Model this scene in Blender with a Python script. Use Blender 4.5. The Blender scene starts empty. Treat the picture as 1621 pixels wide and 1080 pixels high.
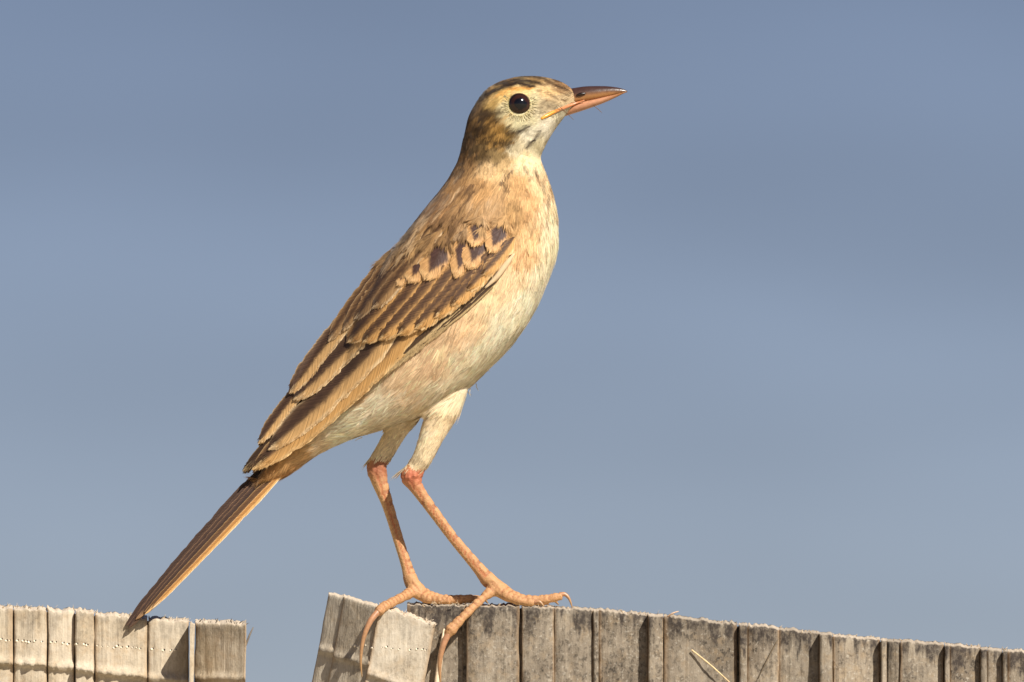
import bpy, bmesh, math, random
import numpy as np
from mathutils import Vector, Matrix, noise
from mathutils.bvhtree import BVHTree
from mathutils.kdtree import KDTree

random.seed(7); rng = np.random.default_rng(11)
scene = bpy.context.scene
COL = scene.collection

# ------------------------------------------------------------------ camera, sky, sun, exposure
S = 0.000146                       # metres per reference unit at the bird
DIST = 2.5; PITCH = math.radians(6.0)
cam_d = bpy.data.cameras.new('camera'); cam = bpy.data.objects.new('camera', cam_d); COL.objects.link(cam)
cam_d.sensor_width = 36; cam_d.lens = 36 * DIST / (1621 * S)
cam_d.clip_start = 0.05; cam_d.clip_end = 20000
cam.location = (0, -DIST * math.cos(PITCH), -DIST * math.sin(PITCH))
cam.rotation_euler = (math.pi / 2 + PITCH, 0, 0)
cam_d.dof.use_dof = True; cam_d.dof.focus_distance = DIST - 0.008; cam_d.dof.aperture_fstop = 20
scene.camera = cam
CAM = np.array(cam.location)

SUN = Vector((0.45, -0.60, 0.66)).normalized()       # towards the sun
SUN_EL = math.asin(SUN.z); SUN_AZ = math.atan2(SUN.x, SUN.y)
world = bpy.data.worlds.new('World'); scene.world = world; world.use_nodes = True
wn = world.node_tree.nodes; wl = world.node_tree.links; wn.clear()
w_out = wn.new('ShaderNodeOutputWorld'); w_bg = wn.new('ShaderNodeBackground')
sky = wn.new('ShaderNodeTexSky'); sky.sky_type = 'NISHITA'; sky.sun_disc = False
sky.sun_elevation = SUN_EL; sky.sun_rotation = SUN_AZ
sky.altitude = 0; sky.air_density = 1.0; sky.dust_density = 0.6; sky.ozone_density = 1.6
w_tc = wn.new('ShaderNodeTexCoord'); w_map = wn.new('ShaderNodeMapping'); w_map.inputs['Scale'].default_value = (14, 14, 60)
w_no = wn.new('ShaderNodeTexNoise'); w_no.inputs['Scale'].default_value = 1.0; w_no.inputs['Detail'].default_value = 2.0
w_rg = wn.new('ShaderNodeMapRange'); w_rg.inputs['From Min'].default_value = .3; w_rg.inputs['From Max'].default_value = .7
w_rg.inputs['To Min'].default_value = 0.91; w_rg.inputs['To Max'].default_value = 1.09
w_mul = wn.new('ShaderNodeVectorMath'); w_mul.operation = 'SCALE'
w_tint = wn.new('ShaderNodeVectorMath'); w_tint.operation = 'MULTIPLY'; w_tint.inputs[1].default_value = (0.83, 0.76, 0.88)
wl.new(w_tc.outputs['Generated'], w_map.inputs['Vector']); wl.new(w_map.outputs[0], w_no.inputs['Vector'])
wl.new(w_no.outputs['Fac'], w_rg.inputs['Value']); wl.new(sky.outputs[0], w_mul.inputs[0])
w_sep = wn.new('ShaderNodeSeparateXYZ'); wl.new(w_tc.outputs['Generated'], w_sep.inputs[0])      # pale haze thickening towards the horizon
w_hz = wn.new('ShaderNodeMapRange'); w_hz.interpolation_type = 'SMOOTHSTEP'; wl.new(w_sep.outputs[2], w_hz.inputs['Value'])
for k_, v_ in (('From Min', .02), ('From Max', .20), ('To Min', 1.25), ('To Max', .85)): w_hz.inputs[k_].default_value = v_
w_m2 = wn.new('ShaderNodeMath'); w_m2.operation = 'MULTIPLY'; wl.new(w_rg.outputs[0], w_m2.inputs[0]); wl.new(w_hz.outputs[0], w_m2.inputs[1])
wl.new(w_m2.outputs[0], w_mul.inputs['Scale'])
wl.new(w_mul.outputs[0], w_tint.inputs[0]); wl.new(w_tint.outputs[0], w_bg.inputs['Color'])
w_bg.inputs['Strength'].default_value = 0.05; wl.new(w_bg.outputs[0], w_out.inputs['Surface'])

sun_d = bpy.data.lights.new('sun', 'SUN'); sun_d.energy = 5.0; sun_d.angle = math.radians(0.53); sun_d.color = (1, .95, .86)
sun = bpy.data.objects.new('sun', sun_d); COL.objects.link(sun)
sun.rotation_euler = SUN.to_track_quat('Z', 'Y').to_euler(); sun.location = (2, -2, 3)
vs = scene.view_settings; vs.view_transform = 'Standard'; vs.look = 'None'; vs.exposure = 0.42; vs.gamma = 1.0; vs.use_curve_mapping = False

# ------------------------------------------------------------------ helpers
cp, sp = math.cos(PITCH), math.sin(PITCH)
def P(px, py, d=0.0):
    """reference units (x right, y down) at depth d (units behind the bird's mid plane) -> world metres"""
    px = np.asarray(px, float); py = np.asarray(py, float); d = np.asarray(d, float)
    a = (px - 810.5) * S / DIST; b = (540 - py) * S / DIST
    # ray: forward + a*right + b*up
    rx = a; ry = cp - b * sp; rz = sp + b * cp
    k = (d * S - CAM[1]) / ry
    return np.stack(np.broadcast_arrays(CAM[0] + k * rx, d * S + 0 * k, CAM[2] + k * rz), -1)
def UNP(p):
    """world -> reference units"""
    q = np.asarray(p) - CAM
    f = q[..., 1] * cp + q[..., 2] * sp; u = -q[..., 1] * sp + q[..., 2] * cp
    return 810.5 + q[..., 0] / f * DIST / S, 540 - u / f * DIST / S, p[..., 1] / S
def lin(c):
    c = np.asarray(c, float) / 255.0
    return np.where(c <= .04045, c / 12.92, ((c + .055) / 1.055) ** 2.4)
def smooth(a, b, x):
    t = np.clip((x - a) / (b - a), 0, 1); return t * t * (3 - 2 * t)
def catmull(pts, n):
    pts = np.asarray(pts, float); m = len(pts)
    t = np.linspace(0, m - 1, n); i = np.clip(t.astype(int), 0, m - 2); f = (t - i)[:, None]
    p0 = pts[np.clip(i - 1, 0, m - 1)]; p1 = pts[i]; p2 = pts[i + 1]; p3 = pts[np.clip(i + 2, 0, m - 1)]
    return .5 * (2 * p1 + (p2 - p0) * f + (2 * p0 - 5 * p1 + 4 * p2 - p3) * f ** 2 + (3 * p1 - p0 - 3 * p2 + p3) * f ** 3)
def mesh_obj(name, v, f, mat, parent=None, base=None, colors=None, floats=None, shade=True):
    me = bpy.data.meshes.new(name); me.from_pydata(np.asarray(v).tolist(), [], f if isinstance(f, list) else f.tolist()); me.update()
    if shade: me.polygons.foreach_set('use_smooth', [True] * len(me.polygons))
    if colors is not None:
        a = me.color_attributes.new('Col', 'FLOAT_COLOR', 'POINT')
        c = np.ones((len(v), 4)); c[:, :3] = colors; a.data.foreach_set('color', c.ravel())
    for k, arr in (floats or {}).items():
        a = me.attributes.new(k, 'FLOAT', 'POINT'); a.data.foreach_set('value', np.asarray(arr, float))
    if mat: me.materials.append(mat)
    o = bpy.data.objects.new(name, me); COL.objects.link(o)
    if parent: attach(o, parent)
    return o
def attach(o, parent):
    o.parent = parent
    # part meshes hold scene coordinates; only empties carry an offset
    L = Vector((0, 0, 0)); q = parent
    if parent.type == 'EMPTY':
        while q: L += q.location; q = q.parent
    o.matrix_parent_inverse = Matrix.Translation(-L)
def empty(name, loc):
    o = bpy.data.objects.new(name, None); COL.objects.link(o); o.location = loc; o.empty_display_size = .01; return o
def tag(o, label=None, cat=None, group=None, kind=None):
    for k, v in (('label', label), ('category', cat), ('group', group), ('kind', kind)):
        if v: o[k] = v
    return o
def tube(pts, radii, n=10, seg=None, cap=True):
    """closed tube through world points; radii in units"""
    seg = seg or len(pts) * 4
    q = catmull(np.c_[np.asarray(pts), np.asarray(radii) * S], seg); c = q[:, :3]; r = np.maximum(q[:, 3], 1e-6)
    T = np.gradient(c, axis=0); T /= np.linalg.norm(T, axis=1)[:, None]
    ref = np.array([0, 1.0, 0.02]); V, F = [], []
    for i in range(seg):
        a = np.cross(T[i], ref); a /= np.linalg.norm(a); b = np.cross(T[i], a)
        for k in range(n):
            th = 2 * math.pi * k / n; V.append(c[i] + r[i] * (math.cos(th) * a + math.sin(th) * b))
    for i in range(seg - 1):
        for k in range(n):
            F.append((i * n + k, i * n + (k + 1) % n, (i + 1) * n + (k + 1) % n, (i + 1) * n + k))
    V.append(c[0] - T[0] * r[0] * .6); V.append(c[-1] + T[-1] * r[-1] * .6); s, e = len(V) - 2, len(V) - 1
    for k in range(n):
        F.append((s, (k + 1) % n, k)); F.append((e, (seg - 1) * n + k, (seg - 1) * n + (k + 1) % n))
    return np.array(V), F
class Bag:
    def __init__(s): s.v = []; s.f = []; s.n = 0; s.c = []
    def add(s, v, f, c=None):
        s.v.append(np.asarray(v)); s.f += [tuple(i + s.n for i in q) for q in f]; s.n += len(v)
        if c is not None: s.c.append(np.broadcast_to(c, (len(v), 3)))
    def V(s): return np.concatenate(s.v)
    def C(s): return np.concatenate(s.c) if s.c else None

# ------------------------------------------------------------------ materials
def new_mat(name):
    m = bpy.data.materials.new(name); m.use_nodes = True; nt = m.node_tree
    return m, nt, nt.nodes, nt.links, nt.nodes['Principled BSDF']
def N(nodes, typ, **kw):
    n = nodes.new(typ)
    for k, v in kw.items():
        if hasattr(n, k): setattr(n, k, v)
        else: n.inputs[k.replace('_', ' ')].default_value = v
    return n
def mixc(nodes, links, fac, a, b, blend='MIX'):
    n = nodes.new('ShaderNodeMix'); n.data_type = 'RGBA'; n.blend_type = blend
    for i, x in ((0, fac), (6, a), (7, b)):
        if hasattr(x, 'links') or isinstance(x, bpy.types.NodeSocket): links.new(x, n.inputs[i])
        else: n.inputs[i].default_value = x if i == 0 else (*x, 1)
    return n.outputs[2]
def rng_node(nodes, links, src, a, b, c, d):
    n = nodes.new('ShaderNodeMapRange'); links.new(src, n.inputs['Value'])
    for k, v in (('From Min', a), ('From Max', b), ('To Min', c), ('To Max', d)): n.inputs[k].default_value = v
    return n.outputs[0]
def vcol_mat(name, rough=.75, noise_scale=2500, amt=.25, bump=0.0, spec=.25, sheen=0.0):
    m, nt, nd, lk, b = new_mat(name)
    a = N(nd, 'ShaderNodeAttribute', attribute_name='Col'); tc = nd.new('ShaderNodeTexCoord')
    no = N(nd, 'ShaderNodeTexNoise', Scale=noise_scale, Detail=3.0); lk.new(tc.outputs['Object'], no.inputs['Vector'])
    f = rng_node(nd, lk, no.outputs['Fac'], .3, .7, 1 - amt, 1 + amt)
    mu = nd.new('ShaderNodeVectorMath'); mu.operation = 'SCALE'; lk.new(a.outputs['Color'], mu.inputs[0]); lk.new(f, mu.inputs['Scale'])
    lk.new(mu.outputs[0], b.inputs['Base Color']); b.inputs['Roughness'].default_value = rough; b.inputs['Specular IOR Level'].default_value = spec
    b.inputs['Sheen Weight'].default_value = sheen
    if bump:
        bp = N(nd, 'ShaderNodeBump', Strength=.6, Distance=bump); lk.new(no.outputs['Fac'], bp.inputs['Height']); lk.new(bp.outputs[0], b.inputs['Normal'])
    return m
def feather_mat():
    m, nt, nd, lk, b = new_mat('feather_vane')
    a = N(nd, 'ShaderNodeAttribute', attribute_name='Col'); ba = N(nd, 'ShaderNodeAttribute', attribute_name='barb')
    no = N(nd, 'ShaderNodeTexNoise', noise_dimensions='1D', Scale=1.0, Detail=2.0)
    lk.new(ba.outputs['Fac'], no.inputs['W'])
    f = rng_node(nd, lk, no.outputs['Fac'], .25, .75, .60, 1.36)
    mu = nd.new('ShaderNodeVectorMath'); mu.operation = 'SCALE'; lk.new(a.outputs['Color'], mu.inputs[0]); lk.new(f, mu.inputs['Scale'])
    lk.new(mu.outputs[0], b.inputs['Base Color']); b.inputs['Roughness'].default_value = .55; b.inputs['Specular IOR Level'].default_value = .3
    bp = N(nd, 'ShaderNodeBump', Strength=.35, Distance=.0002); lk.new(no.outputs['Fac'], bp.inputs['Height']); lk.new(bp.outputs[0], b.inputs['Normal'])
    return m
MAT_BODY = vcol_mat('bird_skin', .6, 2200, .12, .00025, .3)
MAT_PLUME = vcol_mat('plumage', .8, 900, .08, 0, .15, .15)
def translucent(m, f):
    nt = m.node_tree; b = nt.nodes['Principled BSDF']; t = nt.nodes.new('ShaderNodeBsdfTranslucent'); mx = nt.nodes.new('ShaderNodeMixShader'); mx.inputs[0].default_value = f
    nt.links.new(b.inputs['Base Color'].links[0].from_socket, t.inputs['Color']); nt.links.new(b.outputs[0], mx.inputs[1]); nt.links.new(t.outputs[0], mx.inputs[2])
    nt.links.new(mx.outputs[0], nt.nodes['Material Output'].inputs['Surface'])
translucent(MAT_PLUME, .2)
MAT_FEATHER = feather_mat()
MAT_BILL = vcol_mat('bill_horn', .28, 1500, .12, .00006, .5)
MAT_CLAW = vcol_mat('claw_horn', .35, 1500, .15, .00005, .5)

def bamboo_mat(name, c_lo, c_hi, speck, stain, warm, b0=.8, b1=1.18):
    m, nt, nd, lk, b = new_mat(name)
    tc = nd.new('ShaderNodeTexCoord'); oi = nd.new('ShaderNodeObjectInfo')
    dt = N(nd, 'ShaderNodeAttribute', attribute_name='dtop'); ed = N(nd, 'ShaderNodeAttribute', attribute_name='edge')
    off = nd.new('ShaderNodeVectorMath'); off.operation = 'ADD'; lk.new(tc.outputs['Object'], off.inputs[0]); lk.new(oi.outputs['Random'], off.inputs[1])
    def nz(scale, det=4.0, st=(1, 1, 1), rough=.6):
        mp = N(nd, 'ShaderNodeMapping', Scale=st); lk.new(off.outputs[0], mp.inputs['Vector'])
        n = N(nd, 'ShaderNodeTexNoise', Scale=scale, Detail=det, Roughness=rough); lk.new(mp.outputs[0], n.inputs['Vector']); return n.outputs['Fac']
    big = nz(75, 6); fib = nz(1500, 3, (1, 1, .06)); fine = nz(1000, 5, (1, 1, .75), .75); mid = nz(420, 4)
    c = mixc(nd, lk, rng_node(nd, lk, big, .40, .60, 0, 1), c_lo, c_hi)
    c = mixc(nd, lk, rng_node(nd, lk, mid, .5, .72, 0, .55), c, warm)
    c = mixc(nd, lk, rng_node(nd, lk, fib, .3, .7, .3, 0), c, (.13, .10, .075))
    # lichen / mould specks, strongest in big patches
    sp_ = rng_node(nd, lk, fine, .50, .60, 0, 1); pt = rng_node(nd, lk, big, .62, .38, .25, 1)
    mm = nd.new('ShaderNodeMath'); mm.operation = 'MULTIPLY'; lk.new(sp_, mm.inputs[0]); lk.new(pt, mm.inputs[1])
    m2 = nd.new('ShaderNodeMath'); m2.operation = 'MULTIPLY'; lk.new(mm.outputs[0], m2.inputs[0]); m2.inputs[1].default_value = speck
    c = mixc(nd, lk, m2.outputs[0], c, (.055, .045, .035))
    lt = rng_node(nd, lk, nz(1500, 4), .57, .68, 0, speck * .5); c = mixc(nd, lk, lt, c, (.50, .45, .37))
    # rot stain running down from the cut end, ragged along the fibres
    drip = nz(420, 3, (1, 1, .12)); dl = rng_node(nd, lk, drip, .35, .68, 0, 1)
    e1 = nd.new('ShaderNodeMath'); e1.operation = 'MULTIPLY'; lk.new(dl, e1.inputs[0]); e1.inputs[1].default_value = 58.0
    e2 = nd.new('ShaderNodeMath'); e2.operation = 'SUBTRACT'; lk.new(e1.outputs[0], e2.inputs[0]); lk.new(dt.outputs['Fac'], e2.inputs[1])
    st = rng_node(nd, lk, e2.outputs[0], -2, 16, 0, stain)
    fz = nd.new('ShaderNodeMath'); fz.operation = 'MULTIPLY'; lk.new(st, fz.inputs[0]); lk.new(rng_node(nd, lk, fine, .35, .55, .35, 1), fz.inputs[1])
    c = mixc(nd, lk, fz.outputs[0], c, (.05, .04, .034))
    # pale fresh fibres on the cut rim
    c = mixc(nd, lk, rng_node(nd, lk, dt.outputs['Fac'], 2.0, -1.0, 0, .85), c, (.52, .43, .33))
    c = mixc(nd, lk, rng_node(nd, lk, ed.outputs['Fac'], .86, 1.0, 0, .55), c, (.30, .19, .10))
    br = rng_node(nd, lk, oi.outputs['Random'], 0, 1, b0, b1); bm2 = nd.new('ShaderNodeVectorMath'); bm2.operation = 'SCALE'; lk.new(c, bm2.inputs[0]); lk.new(br, bm2.inputs['Scale'])
    lk.new(bm2.outputs[0], b.inputs['Base Color']); b.inputs['Roughness'].default_value = .85; b.inputs['Specular IOR Level'].default_value = .2
    ad = nd.new('ShaderNodeMath'); ad.operation = 'ADD'; lk.new(fib, ad.inputs[0]); lk.new(fine, ad.inputs[1])
    bp = N(nd, 'ShaderNodeBump', Strength=.6, Distance=.00035); lk.new(ad.outputs[0], bp.inputs['Height']); lk.new(bp.outputs[0], b.inputs['Normal'])
    return m
MAT_GREY = bamboo_mat('weathered_grey_bamboo', (.19, .155, .115), (.34, .285, .215), .95, .95, (.33, .235, .135))
MAT_PALE = bamboo_mat('pale_bamboo', (.40, .325, .225), (.50, .425, .32), .3, .3, (.42, .30, .18), 1.12, 1.28)
MAT_STUB = bamboo_mat('bleached_bamboo', (.37, .31, .23), (.48, .42, .33), .4, .25, (.37, .28, .18), 1.12, 1.22)
MAT_FIBRE = vcol_mat('fibre', .85, 1200, .2)

# ------------------------------------------------------------------ ground (below the frame)
GZ = -1.25
def ground():
    m, nt, nd, lk, b = new_mat('dry_ground')
    tc = nd.new('ShaderNodeTexCoord'); n = N(nd, 'ShaderNodeTexNoise', Scale=.8, Detail=8.0); lk.new(tc.outputs['Object'], n.inputs['Vector'])
    lk.new(mixc(nd, lk, rng_node(nd, lk, n.outputs['Fac'], .35, .65, 0, 1), (.38, .32, .22), (.52, .45, .33)), b.inputs['Base Color'])
    b.inputs['Roughness'].default_value = .95
    n2 = N(nd, 'ShaderNodeTexNoise', Scale=30, Detail=6.0); lk.new(tc.outputs['Object'], n2.inputs['Vector'])
    bp = N(nd, 'ShaderNodeBump', Strength=.5, Distance=.02); lk.new(n2.outputs['Fac'], bp.inputs['Height']); lk.new(bp.outputs[0], b.inputs['Normal'])
    R = 6000; rings = [0, 2, 6, 20, 80, 400, 2000, R]; v = [(0, 0, GZ)]; f = []; K = 48
    for r in rings[1:]:
        for k in range(K):
            a = 2 * math.pi * k / K; v.append((r * math.cos(a), r * math.sin(a), GZ + (noise.noise((r * math.cos(a) * .3, r * math.sin(a) * .3, 0)) * .03 if 1 < r < 100 else 0)))
    for k in range(K): f.append((0, 1 + k, 1 + (k + 1) % K))
    for i in range(len(rings) - 2):
        for k in range(K):
            a = 1 + i * K + k; b2 = 1 + i * K + (k + 1) % K; f.append((a, a + K, b2 + K, b2))
    tag(mesh_obj('ground', v, f, m), 'dry sandy ground under the bamboo fence', kind='structure')
ground()

# ------------------------------------------------------------------ bamboo strips
def fbm(x, s=0.0, o=3):
    return noise.fractal((x, s, s * 1.7 + 3.1), 1.0, 2.0, o)
def strip(parent, mat, top_l, top_r, dl, dr, tilt=0.0, thick=60, length=None, bulge=5, node_at=None, node_h=10, seed=0, rag=3.0, topslope=6, wob=1.2, name='bamboo_strip'):
    """one split-bamboo strip. top_l/top_r: (x,y) of the cut top corners; dl/dr: depth of the front at left/right; tilt: x shift per unit downwards"""
    L = length if length else 8600
    zs = np.concatenate([np.linspace(0, 170, 44), np.geomspace(180, L, 14)]) if L > 300 else np.linspace(0, L, 60)
    w = abs(top_r[0] - top_l[0]); nf = int(max(7, min(40, w / 2.6))); u = np.linspace(0, 1, nf); V = []; dt = []; ed = []; ring = []
    for iz, z in enumerate(zs):
        base = len(V)
        for side in (0, 1):                        # front left->right, back right->left
            for k in range(nf):
                uu = u[k] if side == 0 else u[nf - 1 - k]
                rg = rag * (fbm(uu * w * .09 + seed * 9.1, seed) + noise.noise((uu * w * .33 + seed * 3, seed * 2.2, 0)) + .5 * noise.noise((uu * w * .9 + seed * 3, seed * 4.2, 0)))
                x = top_l[0] + (top_r[0] - top_l[0]) * uu; y = top_l[1] + (top_r[1] - top_l[1]) * uu
                fade = 1 - min(z / 40, 1)
                yy = y + z + rg * fade
                xx = x + tilt * z + (wob * fbm(z * .02 + seed, uu * 1.3 + seed) if 0 <= uu <= 1 else 0) * (1.0 if uu in (0, 1) else .4)
                d = dl + (dr - dl) * uu
                if side == 0:
                    d -= bulge * (1 - (2 * uu - 1) ** 4)
                    d += 1.2 * fbm(z * .03, uu * 3 + seed) + .8 * noise.noise((uu * w * .25, z * .01, seed * 5.0))
                    if node_at is not None:
                        q = z - node_at - 1.5 * fbm(uu * w * .04 + seed, 7)
                        d -= node_h * math.exp(-(q / (7 if q < 0 else 4)) ** 2) * (1 + .4 * fbm(uu * w * .1, seed + 2))
                    if iz == 0: d += 2.0; yy += 0.5
                    dt.append(z)
                else:
                    d += thick
                    if iz == 0: yy -= topslope
                    dt.append(z if z > 0 else -1)
                ed.append(abs(2 * uu - 1) if side == 0 else .6)
                V.append(P(xx, yy, d))
        ring.append(base)
    n = 2 * nf; F = []
    for i in range(len(zs) - 1):
        a, b = ring[i], ring[i + 1]
        for k in range(n): F.append((a + k, b + k, b + (k + 1) % n, a + (k + 1) % n))
    # top cap: rows between front edge and back edge with rough fibre ends
    rows = 4; prev = [ring[0] + k for k in range(nf)]; back = [ring[0] + n - 1 - k for k in range(nf)]
    for r in range(1, rows):
        cur = []
        for k in range(nf):
            f = r / rows; p = V[prev[k]] * 0 + V[ring[0] + k] * (1 - f) + V[back[k]] * f
            p = p + np.array([0, 0, 1]) * S * (2.2 * noise.noise((k * 1.9 + seed * 7, r * 2.3, seed)))
            cur.append(len(V)); V.append(p); dt.append(-1); ed.append(.5)
        for k in range(nf - 1): F.append((prev[k], prev[k + 1], cur[k + 1], cur[k]))
        prev = cur
    for k in range(nf - 1): F.append((prev[k], prev[k + 1], back[k + 1], back[k]))
    F.append(tuple(ring[-1] + k for k in range(n)))
    V = np.array(V)
    V[:, 2] = np.maximum(V[:, 2], GZ - .03)
    return mesh_obj(name, V, F, mat, parent, floats={'dtop': dt, 'edge': ed})

def slivers(bag, pts, lens, dirs, wid, cols):
    for p, l, d, w, c in zip(pts, lens, dirs, wid, cols):
        d = np.array(d, float); d /= np.linalg.norm(d); s = np.cross(d, (0, 1, 0)); s /= max(np.linalg.norm(s), 1e-6); t = np.cross(d, s)
        q = np.array(p); w *= S; l *= S
        mid = q + d * l * .6 + s * l * .06
        bag.add([q + s * w, q - s * w * .5 + t * w * .8, q - s * w * .5 - t * w * .8, mid + s * w * .7, mid - s * w * .35 + t * w * .5, mid - s * w * .35 - t * w * .5, q + d * l],
                [(0, 1, 4, 3), (1, 2, 5, 4), (2, 0, 3, 5), (3, 4, 6), (4, 5, 6), (5, 3, 6), (2, 1, 0)], c)

def top_y(x):   # cut line of the grey panel
    return np.interp(x, [640, 738, 826, 946, 1050, 1168, 1300, 1400, 1500, 1621, 1760, 2480], [957, 958, 960, 966, 975, 988, 1003, 1013, 1021, 1033, 1050, 1140])

def fence():
    # ---- grey panel carrying the near foot
    root = empty('bamboo_fence', Vector(P(1150, 9000, -20).tolist()) * 1.0); root.location.z = GZ
    tag(root, 'long grey weathered split-bamboo panel, mould-speckled, sloping down beside the tilted pale stub', 'bamboo fence', 'sections of the bamboo fence')
    #        x0    x1   dl   dr  bulge
    spec = [(646, 737, -30, -34, 3), (739, 821, -54, -52, 5), (827, 876, -52, -56, 3), (878, 939, -55, -54, 4), (940, 947, -60, -60, 3),
            (949, 1026, -50, -54, 3), (1027, 1049, -76, -74, 3), (1052, 1166, -60, -54, 4), (1171, 1182, -66, -66, 4), (1184, 1232, -54, -60, 3),
            (1234, 1297, -50, -48, 2), (1298, 1317, -74, -70, 4), (1319, 1392, -56, -52, 4), (1395, 1403, -70, -70, 4), (1404, 1424, -46, -52, 3),
            (1426, 1493, -56, -50, 4), (1496, 1503, -66, -66, 3), (1504, 1551, -54, -52, 4), (1553, 1562, -66, -66, 4), (1564, 1586, -50, -50, 2), (1588, 1594, -64, -64, 3), (1596, 1668, -54, -54, 4), (1670, 1740, -60, -56, 4)]
    spec += [(1742 + 78 * i, 1742 + 78 * i + 75 - 9 * (i % 3), -56 - 4 * (i % 2), -54, 4) for i in range(9)]      # the panel runs on past the frame
    for i, (x0, x1, dl, dr, bu) in enumerate(spec):
        thin = x1 - x0 < 24
        x0, x1 = x0 - .8, x1 + .8
        strip(root, MAT_GREY, (x0, top_y(x0) + (1 if thin else 0)), (x1, top_y(x1)), dl, dr, 0, 52 - (dl + 55) * -1 if False else 60 + (-55 - dl) * -1, bulge=bu,
              seed=i * 1.37 + 2, rag=1.2 if thin else 2.6, topslope=3.5, wob=.6 if thin else 1.3)
    for i in range(len(spec) - 1):               # backing strips added behind the cracks to block the sky
        a, b_ = spec[i][1] - 5, spec[i + 1][0] + 5
        strip(root, MAT_GREY, (a, top_y(a) + 5), (b_, top_y(b_) + 2), -40, -40, 0, 24, bulge=0, seed=100 + i, rag=1, topslope=0)
    bag = Bag(); k = 150
    xs = rng.uniform(655, 1700, k); pale = lin((214, 190, 156))
    pts = P(xs, top_y(xs) + rng.uniform(-2, 4, k), rng.uniform(-52, -20, k))
    slivers(bag, pts, rng.uniform(3, 9, k), np.c_[rng.normal(0, .5, k), rng.normal(0, .3, k), rng.uniform(.2, 1, k)], rng.uniform(.4, 1.1, k), pale * rng.uniform(.55, 1.1, (k, 1)))
    # hanging straws
    for a, b_, c in (((1095, 1029, -66), (1157, 1082, -70), (222, 196, 150)), ((1056, 977, -58), (1074, 968, -66), (224, 190, 160)), ((1232, 1012, -66), (1200, 1075, -64), (120, 105, 85)), ((935, 960, -50), (1010, 940, -52), (170, 175, 180))):
        v, f = tube([P(*a), (P(*a) + P(*b_)) / 2 + np.array([0, -.0004, .0002]), P(*b_)], [1.0, .9, .5] if c[0] < 200 or c[2] > 170 else [1.3, 1.2, .7], 6, 8); 
        if c[2] != 180: bag.add(v, f, lin(c))
    tag(mesh_obj('cut_fibres', bag.V(), bag.f, MAT_FIBRE, root, colors=bag.C()), kind='stuff')

    # ---- tilted stub under the far foot
    st = empty('bamboo_stub', Vector(P(600, 2700, -20).tolist()))
    tag(st, 'short tilted bleached bamboo stub with a node ledge, gripped by the bird\'s rear claw', 'bamboo fence', 'sections of the bamboo fence')
    T = -.19
    strip(st, MAT_STUB, (601, 960), (689, 989), -70, -60, T, 38, 1500, 3, 106, 9, seed=31, rag=3, topslope=5)
    strip(st, MAT_STUB, (544, 946), (602, 961), -6, -64, T, 34, 1500, 3, 92, 9, seed=32.4, rag=2.4, topslope=4)
    strip(st, MAT_STUB, (520, 941), (547, 945), 26, -2, T, 34, 1500, 2, 88, 10, seed=33.7, rag=2, topslope=3)
    bag = Bag(); k = 90
    xs = rng.uniform(604, 688, k)
    slivers(bag, P(xs, 960 + (xs - 601) * .33 + rng.uniform(-2, 4, k), rng.uniform(-66, -40, k)), rng.uniform(3, 10, k),
            np.c_[rng.normal(0.2, .6, k), rng.normal(0, .4, k), rng.uniform(.1, 1, k)], rng.uniform(.4, 1.0, k), lin((225, 205, 178)) * rng.uniform(.6, 1.1, (k, 1)))
    v, f = tube([P(703, 996, -42), P(697, 1040, -46), P(690, 1095, -46)], [1.5, 4.5, 5], 7, 12); bag.add(v, f, lin((222, 200, 170)))
    tag(mesh_obj('cut_fibres', bag.V(), bag.f, MAT_FIBRE, st, colors=bag.C()), kind='stuff')
    scars(st, [(x, 1025 + (x - 600) * .06 + rng.uniform(-2, 2), -72) for x in (562, 566, 579, 589, 604, 611, 620, 631, 648, 659, 668, 673)], 2.6)

    # ---- pale panel below the tail
    pl = empty('bamboo_fence', Vector(P(190, 9000, 0).tolist())); pl.location.z = GZ
    tag(pl, 'cream split-bamboo panel with a row of bud scars, under the bird\'s tail', 'bamboo fence', 'sections of the bamboo fence')
    ty = lambda x: np.interp(x, [-120, 0, 120, 155, 234, 300, 390], [956, 962, 968, 973, 980, 985, 988])
    BK = 30
    spec = [(-110, 20, -10, -12, 4), (22, 74, -12, -14, 3), (76, 118, -14, -10, 3), (119.5, 149, -20, -16, 3), (151, 233, -16, -14, 5), (235, 299, -16, -10, 5)]
    for i in range(6): strip(pl, MAT_PALE, (-550 + i * 73, 930 + i * 4), (-550 + i * 73 + 71, 934 + i * 4), -12 + BK, -14 + BK, 0, 56, bulge=4, node_at=86, node_h=11, seed=200 + i * 1.3, rag=3.2, topslope=5)
    for i, (x0, x1, dl, dr, bu) in enumerate(spec):
        strip(pl, MAT_PALE, (x0, ty(x0)), (x1, ty(x1)), dl + BK, dr + BK, 0, 56, bulge=bu, node_at=86 + i * 1.5, node_h=11, seed=60 + i * 1.9, rag=3.2, topslope=5)
    for i in range(5):  # added backing so no sky shows through the gaps
        a, b_ = spec[i][1] - 5, spec[i + 1][0] + 5
        strip(pl, MAT_PALE, (a, ty(a) + 5), (b_, ty(b_) + 2), 12 + BK, 12 + BK, 0, 20, bulge=0, seed=140 + i, rag=1, topslope=0)
    strip(pl, MAT_PALE, (309, 986), (390, 988), -4 + BK, -72 + BK, -.015, 40, bulge=1, node_at=88, node_h=8, seed=81, rag=3, topslope=6)
    strip(pl, MAT_PALE, (300.5, 986), (308, 987), -84 + BK, -80 + BK, -.01, 110, bulge=1, seed=83, rag=2, topslope=0)
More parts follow.
